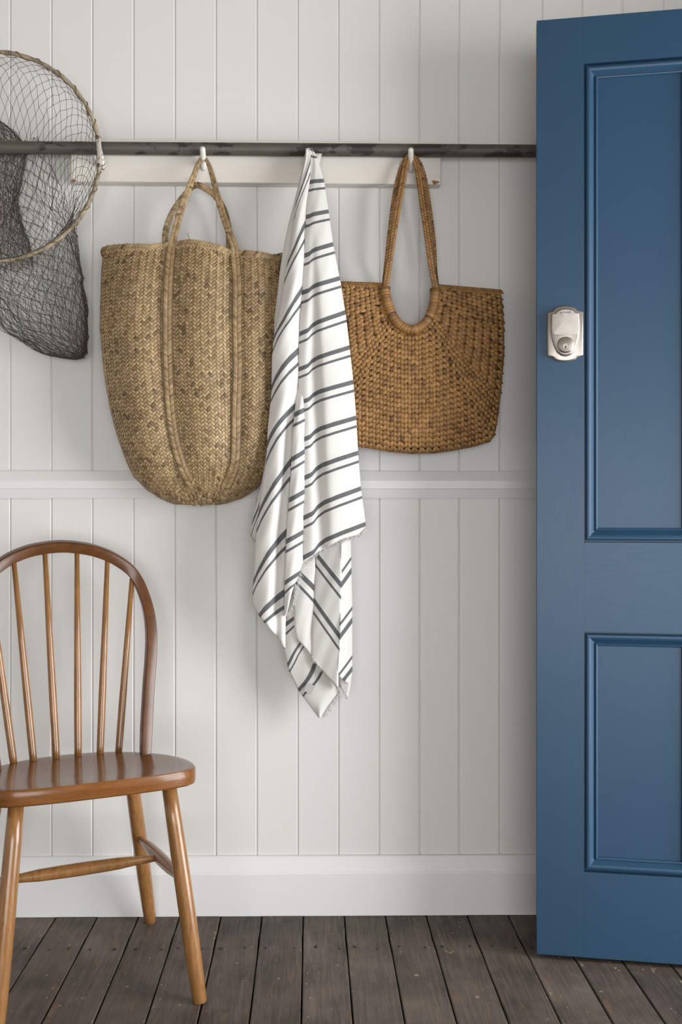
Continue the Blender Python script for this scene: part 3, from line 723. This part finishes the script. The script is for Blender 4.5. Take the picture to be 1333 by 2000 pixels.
# ------------------------------------------------------------------ round-handled basket bag
bag2 = empty('basket_bag', P(805, 884, -.07)); tag(bag2, 'golden brown basket bag with scooped handle opening hanging right of the towel', 'bag')
Uin = [(746, 560), (750, 582), (756, 604)] + [(803 - 47 * math.cos(a), 604 + 42 * math.sin(a)) for a in np.linspace(.12, PI - .12, 23)] + [(850, 604), (855, 585), (858, 563)]
Uout = [(630, 556), (627, 600), (625, 640), (625, 690), (629, 750), (636, 820), (643, 848), (654, 860), (680, 866), (720, 873), (760, 880), (803, 884), (850, 883), (890, 877), (930, 869), (955, 861), (964, 850), (970, 820), (977, 760), (983, 690), (982, 630), (979, 595), (976, 573)]
def arcl(pts):
    a = np.array(pts, float); s = np.concatenate([[0], np.cumsum(np.linalg.norm(np.diff(a, axis=0), axis=1))]); return a, s
ua, us = arcl(Uin); oa, os_ = arcl(Uout)
def at(a, s, q): return np.array([np.interp(q, s, a[:, 0]), np.interp(q, s, a[:, 1])])
ci, co = us[2] + (us[-3] - us[2]) / 2, os_[11]
tk = [0, .16, .31, .5, .69, .84, 1]
ik = [0, us[2], us[2] + (ci - us[2]) * .42, ci, us[-3] - (us[-3] - ci) * .42, us[-3], us[-1]]
ok_ = [0, os_[3] * .95, os_[7] - 6, co, os_[15] + 6, os_[-1] - (os_[-1] - os_[19]) * .95, os_[-1]]
def in2(t): return at(ua, us, np.interp(t, tk, ik))
def out2(t): return at(oa, os_, np.interp(t, tk, ok_))
def pt2(t, r): a, b = in2(t), out2(t); return a + (b - a) * r
def depth2(x, y, front):
    xn = min(1, abs((x - 804) / 181)); yb = min(1, max(0, (y - 560) / 325)); edge = max(0, 1 - xn ** 5) ** .5 * max(0, 1 - yb ** 9) ** .5
    return -(.052 + .050 * edge * (.62 + .38 * math.sin(min(1, yb * 1.15) * PI * .5))) if front else -(.046 - .016 * edge)
def W2(xy, front): return P(xy[0], xy[1], depth2(xy[0], xy[1], front))
def frame2(t, r, front):
    x = pt2(t, r); e = 1.5; c = W2(x, front); gx_ = W2(x + (e, 0), front) - W2(x - (e, 0), front); gy_ = W2(x + (0, e), front) - W2(x - (0, e), front); n_ = gx_.cross(gy_).normalized()
    if (n_.y > 0) == front: n_ = -n_
    return x, c, n_
TT, RRn = 90, 26
for front in (True, False):
    m = MB(); vs = [W2(pt2(i / TT, k / RRn), front) + Vector((0, .0016 if front else -.001, 0)) for i in range(TT + 1) for k in range(RRn + 1)]
    m.add(vs, [(i * (RRn + 1) + k, (i + 1) * (RRn + 1) + k, (i + 1) * (RRn + 1) + k + 1, i * (RRn + 1) + k + 1) for i in range(TT) for k in range(RRn)])
    set_parent_keep(m.build('front_panel' if front else 'back_panel', HYABASE), bag2)
    m = MB(); K = 25
    for k in range(K):
        r = (k + .5) / K; ts = np.linspace(0, 1, 400); row = np.array([pt2(t, r) for t in ts]); dr_ = np.diff(row, axis=0); ry_ = np.array([out2(t) - in2(t) for t in (ts[1:] + ts[:-1]) / 2]); ry_ /= np.linalg.norm(ry_, axis=1)[:, None]; s = np.concatenate([[0], np.cumsum(np.abs(dr_[:, 0] * ry_[:, 1] - dr_[:, 1] * ry_[:, 0]))])
        smid = np.interp(.5, ts, s); wst = 7.0
        nl_, nr_ = int(smid / wst), int((s[-1] - smid) / wst)
        for j in range(-nl_, nr_):
            q = smid + (j + .5) * wst; t = float(np.interp(q, s, ts)); ln = np.linalg.norm(out2(t) - in2(t)); pitch = ln / K
            mult = 2 if pitch < 5.6 else (1.5 if pitch < 8.2 else 1); dbl = mult > 1
            if (mult == 2 and k % 2) or (mult == 1.5 and k % 3 == 2): continue
            pe = pitch * mult
            x, c, n_ = frame2(t, r, front); dirp = out2(t) - in2(t); dirp = dirp / np.linalg.norm(dirp)
            d = (W2(x + dirp * 3, front) - W2(x - dirp * 3, front)).normalized(); sd = n_.cross(d).normalized(); sl = (.34 if dbl else .48) * (1 if j % 2 else -1)
            if not front: sl = -sl
            dd = (d * math.cos(sl) + sd * math.sin(sl)).normalized(); ss = n_.cross(dd)
            m.leaf(c + n_ * .001 + d * random.gauss(0, .0006), dd, ss, n_, pe * 1.72 / 826 * random.uniform(.92, 1.1), wst * (1.24 if dbl else 1.12) / 826, .0052 * random.uniform(.8, 1.2), 'leaf', min(1, max(0, random.gauss(.55, .2))))
    o = m.build('stitching', HYA); set_parent_keep(o, bag2); o['kind'] = 'stuff'
# coarse gusset joining the two panels round the sides and bottom, and the rolled top edges
m = MB()
gq = np.linspace(0, os_[-1], 150)
fr_ = [W2(at(oa, os_, q), True) for q in gq]; bk_ = [W2(at(oa, os_, q), False) for q in gq]
vs = []
for a, b in zip(fr_, bk_): vs += [a + Vector((0, .003, 0)), b]
m.add(vs, [(2 * i, 2 * i + 2, 2 * i + 3, 2 * i + 1) for i in range(149)], .1)
for i in range(149):
    d = (fr_[i + 1] - fr_[i]).normalized(); nrm_ = d.cross(Vector((0, 1, 0))).normalized(); nrm_ = nrm_ if nrm_.dot(fr_[i] - P(804, 700, -.06)) > 0 else -nrm_
    for kk in range(2):
        dd = (d + Vector((0, .45 * (1 if (i + kk) % 2 else -1), 0))).normalized(); c = fr_[i].lerp(bk_[i], kk * .5) + nrm_ * .0005
        nn2 = (nrm_ + Vector((0, -.6 if kk == 0 else 0, 0))).normalized(); m.leaf(c, dd, nn2.cross(dd).normalized(), nn2, .0135, .0085, .0036, 'leaf', min(1, max(0, random.gauss(.38, .2))))
o = m.build('gusset', HYA); set_parent_keep(o, bag2); o['kind'] = 'stuff'
for s, (a, b) in ((0, ((746, 559), (630, 555))), (1, ((858, 562), (976, 572)))):
    for front in (True, False):
        m = MB(); pts = [W2(np.array(a) + (np.array(b) - np.array(a)) * t, front) + Vector((0, 0, .001)) for t in np.linspace(0, 1, 24)]
        m.tube(pts, .0028, 6, tint=.2); braid(m, pts, (0, -1 if front else 1, .5), .011, .0075, .0030, tmean=.5); set_parent_keep(m.build('top_edge', HYA), bag2)
# wrapped scoop and braided rope handles, front and back
for front in (True, False):
    ctr = [(752, 564), (755, 584), (762, 607), (772, 626), (787, 640), (804, 645), (821, 640), (835, 627), (844, 607), (849, 585), (851, 566)]
    dY = -.006 if front else .004
    pts = catmull([W2(np.array(c), front) + Vector((0, dY, 0)) for c in ctr], 10); rp, L = resample(pts, .0009); m = MB(); step = 8; i = 0
    while i < len(rp) - 3:
        j = min(len(rp) - 1, i + random.choice((6, 8, 9, 11))); seg = rp[i:j + 1]; M = len(seg)
        if M >= 3: m.tube(seg, [.0108 + .0009 * math.sin(PI * k / (M - 1)) ** .5 for k in range(M)], 14, cap=False, tint=min(1, max(0, random.gauss(.5, .22))))
        i = j
    for e in (0, -1):
        q = rp[e]; t = (rp[1] - rp[0]) if e == 0 else (rp[-1] - rp[-2]); t.normalize()
        for w in (0, .0035): m.tube([q + t * (w if e == 0 else -w) + (Vector((math.cos(a), math.sin(a), 0)) - t * t.dot(Vector((math.cos(a), math.sin(a), 0)))).normalized() * .0122 for a in [2 * PI * k / 14 for k in range(14)]], .0016, 5, closed=True, tint=.2)
    set_parent_keep(m.build('wrapped_scoop', HYAWRAP), bag2)
    o_ = 0 if front else 1
    y0 = W2(np.array((752, 564)), front).y + dY; yt = -.058
    if front: hp = [(752, 572, y0), (754, 556, y0), (760, 520, y0), (770, 455, -.09), (781, 390, -.08), (789, 345, -.07), (794, 318, -.062), (799, 307, -.0575), (803, 305, -.0565), (808, 307, -.0575), (814, 322, -.062), (819, 350, -.07), (826, 400, -.08), (836, 470, -.09), (844, 525, y0), (850, 556, y0), (851, 572, y0)]
    else: hp = [(752, 572, y0), (752, 556, y0), (756, 520, -.052), (763, 455, -.056), (771, 390, -.06), (779, 350, -.06), (788, 322, -.058), (797, 308, -.049), (803, 306, -.048), (810, 308, -.049), (820, 322, -.058), (829, 350, -.06), (838, 405, -.06), (846, 470, -.056), (849, 525, -.052), (852, 556, y0), (851, 572, y0)]
    pts = catmull([P(*c) for c in hp], 10); m = MB(); m.tube(pts, [.0042] * len(pts), 8, tint=.1)
    for sgn in (1, -1):
        braid(m, pts, (0, -sgn, 0), .0112, .0078, .0042, tmean=.55 if front else .4, ang=.42)
    o = m.build('rope_handle', HYA); set_parent_keep(o, bag2)

# ------------------------------------------------------------------ striped towel
towel = empty('striped_towel', P(605, 1400, -.1)); tag(towel, 'white cotton towel with dark double stripes and frayed ends hanging from a peg', 'towel')
tv, tf, tq = [], [], []
def panel(xl, xr, ytop, ybot, dfun, qfun, nu=22, nv=70, rollL=.02, rollR=.02):
    """one fold of cloth; xl/xr: [(y,x)], ytop/ybot: [(u,y)]; dfun(u,y)->distance from the wall"""
    xl = np.array(xl, float); xr = np.array(xr, float); yt = np.array(ytop, float); yb = np.array(ybot, float)
    us_ = [-.10, -.05] + list(np.linspace(0, 1, nu)) + [1.05, 1.10]; b0 = len(tv); nc = len(us_)
    for j in range(nv + 1):
        for k, u in enumerate(us_):
            uu = min(1, max(0, u)); y = np.interp(uu, yt[:, 0], yt[:, 1]) + (np.interp(uu, yb[:, 0], yb[:, 1]) - np.interp(uu, yt[:, 0], yt[:, 1])) * j / nv
            a, b = np.interp(y, xl[:, 0], xl[:, 1]), np.interp(y, xr[:, 0], xr[:, 1]); x = a + (b - a) * uu; d = dfun(uu, y)
            ex = 0
            if u < 0: d -= rollL * (-u / .10); ex = 3 * (-u / .1)
            if u > 1: d -= rollR * ((u - 1) / .10); ex = -3 * ((u - 1) / .1)
            d += .0010 * math.sin(y * .031 + 5 * uu) + .0006 * math.sin(y * .083 + 11 * uu)
            tv.append(P(x + ex, y, -max(.012, d))); tq.append(float(qfun(uu, y)))
    for j in range(nv):
        for k in range(nc - 1):
            a = b0 + j * nc + k; tf.append((a, a + 1, a + nc + 1, a + nc))
def lines(table, prof=None, end=9.0, start=9.0):
    """stripe positions: rows (index, y at u=0, y at u=1)"""
    t = np.array(table, float)
    def q(u, y):
        c = prof(u) if prof else u; ys = t[:, 1] + (t[:, 2] - t[:, 1]) * c
        if y < ys[0]: return t[0, 0] - min(start, (ys[0] - y) / (ys[1] - ys[0]) * (t[1, 0] - t[0, 0]))
        if y > ys[-1]: return t[-1, 0] + min(end, (y - ys[-1]) / (ys[-1] - ys[-2]) * (t[-1, 0] - t[-2, 0]))
        return np.interp(y, ys, t[:, 0])
    return q
def ramp(y, a, b, y0, y1): q = min(1, max(0, (y - y0) / (y1 - y0))); return a + (b - a) * q * q * (3 - 2 * q)
CF = [(288, 604), (299, 607), (349, 605), (427, 598), (540, 592.5), (607, 588), (686, 584), (729, 582.5), (790, 578), (835, 573.5), (902, 570), (992, 564.5), (1049, 560), (1146, 557), (1270, 555)]
SF = [(686, 602), (704, 606), (783, 602), (826, 600), (871, 598), (943, 596.5), (1026, 595), (1094, 593)]
RO = [(288, 607), (292, 611), (308, 619.5), (353, 633), (414, 642), (479, 651), (547, 664.5), (619, 676), (686, 684), (749.5, 690.5), (817, 696), (887, 699.6), (954, 705), (1020, 714), (1040, 715), (1100, 715)]
body = lambda y: ramp(y, .094, .146, 292, 520)
# right front fold
RPl = [p for p in CF if p[0] <= 686] + [(740, 584), (820, 586), (920, 589), (1020, 591), (1110, 592)]
prof = lambda u: np.interp(u, [0, .17, .25, .375, .6, 1], [0, .17, .38, .54, .72, 1])
qR = lines([(1, 356, 353), (2, 424, 413), (3, 500, 477), (4, 572, 543.5), (5, 653, 610), (6, 722, 678.5), (7, 787, 746), (8, 861, 816), (9, 936, 884.5), (10, 1013, 954)], prof)
panel(RPl, RO, [(0, 289), (1, 290)], [(0, 1100), (.24, 1078), (.62, 1053), (.88, 1044), (1, 1029)], lambda u, y: body(y) - .004 + ramp(y, .004, .026, 300, 600) * math.sin(PI * min(1, .12 + .88 * u)) ** .8 - .016 * math.exp(-((u - .30) / .10) ** 2) * ramp(y, 0, 1, 420, 760) - .05 * max(0, u - .8) * ramp(y, .3, 1, 300, 700), qR, 34, 110, .02, .030)
# narrow middle fold
qM = lines([(6, 734, 716), (7, 810, 797), (8, 898, 880), (9, 977, 959), (10, 1058, 1037.6)])
panel([p for p in CF if 686 <= p[0] <= 1146] + [(1205, 556)], [(686, 588), (704, 598), (745, 605)] + SF[2:] + [(1128, 588), (1144, 580), (1193, 570), (1205, 566)], [(0, 690), (1, 698)], [(0, 1203), (.4, 1196), (.7, 1150), (1, 1096)],
      lambda u, y: ramp(y, .132, .164, 690, 840) + .008 * math.sin(PI * u) - .012 * u * u, qM, 14, 70, .022, .012)
# left front fold
LPl = [(288, 598), (315, 597), (360, 587), (396, 579), (480, 570), (520, 561), (585, 551), (625, 544), (653, 536), (700, 532), (767, 531), (835, 524), (902, 521), (947, 514), (1000, 506), (1055, 500), (1105, 498), (1150, 494.5), (1275, 493)]
pl = lambda u: np.interp(u, [0, .12, .35, .62, 1], [0, .22, .50, .74, 1])
qL = lines([(1, 400, 300), (2, 515, 430), (3, 664, 560), (4, 758, 682), (5, 868, 790), (6, 1005, 895), (7, 1140, 1037), (8, 1226, 1155)], pl)
panel(LPl, [(y, x + 2) for y, x in CF], [(0, 290), (1, 289)], [(0, 1182), (.28, 1211), (.48, 1224), (.72, 1241), (1, 1267)],
      lambda u, y: body(y) + ramp(y, .004, .026, 300, 620) * math.sin(PI * (.10 + .80 * u)) - .018 * math.exp(-((u - .72) / .13) ** 2) * ramp(y, 0, 1, 700, 950) - .006 * u, qL, 30, 120, .035, .03)
# pale fold turned away behind the left edge
OL = [(300, 597), (360, 584), (396, 575), (432, 565.5), (486, 554), (529, 547.5), (585, 541), (653, 533), (700, 530.5), (835, 523), (902, 519), (947, 511), (993, 499), (1026, 492.5), (1047, 490), (1060, 490)]
panel(OL, [(y, x + 32) for y, x in OL], [(0, 300), (1, 300)], [(0, 1046), (.3, 1056), (1, 1060)], lambda u, y: body(y) - .030 + .010 * math.sin(PI * u * .7), lambda u, y: min(.48, max(-.45, (y - (1022 - 170 * u)) / 120)), 10, 60, .03, .0)
# hanging ends behind: inner facet, chevron facets, low corner
panel([(1040, 572), (1117, 572), (1230, 576), (1290, 592)], [(1040, 618), (1081, 618), (1173, 614), (1245, 611), (1285, 610)], [(0, 1050), (1, 1050)], [(0, 1250), (1, 1284)], lambda u, y: .104 + .004 * math.sin(PI * u), lines([(0, 1010, 1046), (1, 1108, 1150)], None, .48), 10, 40, .02, .02)
FV = [(1040, 668.5), (1060, 668), (1143, 667), (1245, 664.7), (1319, 661), (1345, 661)]
panel([(1040, 617), (1081, 617.5), (1173, 614), (1281, 608), (1290, 609)], FV, [(0, 1040), (1, 1040)], [(0, 1282), (.3, 1303), (.6, 1322), (1, 1344)], lambda u, y: .106 + .020 * u ** .8, lines([(1, 1081, 1143), (2, 1173, 1244)], None, .48, .4), 16, 50, .02, .025)
RE = [(1040, 685), (1054, 685), (1177, 688), (1310, 688), (1342, 684), (1368, 679)]
panel([(y, x - 1) for y, x in FV] + [(1345, 660), (1368, 662)], RE, [(0, 1040), (1, 1040)], [(0, 1318), (.5, 1330), (1, 1340)], lambda u, y: .126 - .030 * u, lambda u, y: -lines([(1, 1143, 1114), (2, 1244, 1211), (3, 1345, 1306)])(u, y), 10, 50, .02, .02)
panel([(1320, 661), (1370, 668)], [(1300, 688), (1342, 684), (1368, 678)], [(0, 1316), (1, 1330)], [(0, 1340), (.5, 1358), (1, 1364)], lambda u, y: .098 + .004 * u, lambda u, y: .35, 6, 10, .0, .01)
panel([(1150, 556), (1268, 555), (1310, 565), (1344, 581), (1362, 594), (1402, 623)], [(1150, 592), (1195, 600), (1236, 606), (1281, 612), (1300, 622), (1340, 660), (1356, 661), (1402, 627)], [(0, 1165), (1, 1160)], [(0, 1400), (.5, 1403), (1, 1402)],
      lambda u, y: .090 + .008 * math.sin(PI * u), lines([(1, 1222, 1186), (2, 1300, 1226), (3, 1348, 1292)], None, .48), 20, 70, .012, .012)
me = bpy.data.meshes.new('towel_cloth'); me.from_pydata([tuple(v) for v in tv], [], tf); me.update()
a_ = me.attributes.new('q', 'FLOAT', 'POINT'); a_.data.foreach_set('value', tq); me.polygons.foreach_set('use_smooth', [True] * len(me.polygons)); me.materials.append(TOWEL)
cl = mesh_obj('cloth', me); set_parent_keep(cl, towel); sm = cl.modifiers.new('thickness', 'SOLIDIFY'); sm.thickness = .0016; sm.offset = 0
# frayed hems
m = MB()
def fray(path, d, n_, ln, out=(0, -1)):
    a, s = arcl(path)
    for i in range(n_):
        q = random.uniform(0, s[-1]); x, y = at(a, s, q); L = ln * random.uniform(.5, 1.25); dx = out[0] * L + random.gauss(0, 2.2); dy = -out[1] * L
        p0 = P(x, y - 2, -d + random.gauss(0, .001)); p2 = P(x + dx, y + dy, -d - random.uniform(-.002, .004)); p1 = p0.lerp(p2, .5) + Vector((random.gauss(0, .0012), random.gauss(0, .001), 0))
        m.tube([p0, p1, p2], [.0005, .00045, .0003], 3, cap=False)
fray([(596, 1100), (618.5, 1078), (668, 1053), (700, 1044), (713, 1031)], .134, 380, 8, (.15, -.9))
fray([(559, 1200), (569, 1193), (580, 1148), (592, 1098)], .140, 130, 5, (.5, -.8))
fray([(609, 1283), (625, 1302), (645, 1322), (660, 1343)], .112, 190, 9, (.35, -.8))
fray([(661, 1356), (645, 1378), (627, 1402)], .092, 120, 7, (.6, -.8))
fray([(668, 1340), (677, 1362), (683, 1345)], .10, 60, 5, (.1, -1))
fray([(490, 1047), (500, 1057)], .10, 40, 4, (-.2, -1))
fray([(572, 1200), (590, 1222), (606, 1240)], .1, 60, 4, (.5, -.4))
o = m.build('fringe', FRINGE); set_parent_keep(o, towel); o['kind'] = 'stuff'
m = MB(); c0, c1, c2, c3 = (P(x, y, -.1005) for x, y in ((600, 1333), (616, 1340), (608, 1356), (594, 1349)))
m.add([c0, c1, c2, c3] + [v + Vector((0, .0008, 0)) for v in (c0, c1, c2, c3)], [(3, 2, 1, 0), (4, 5, 6, 7), (0, 1, 5, 4), (1, 2, 6, 5), (2, 3, 7, 6), (3, 0, 4, 7)])
m.build('care_label', LABELM, cl, smooth=False)
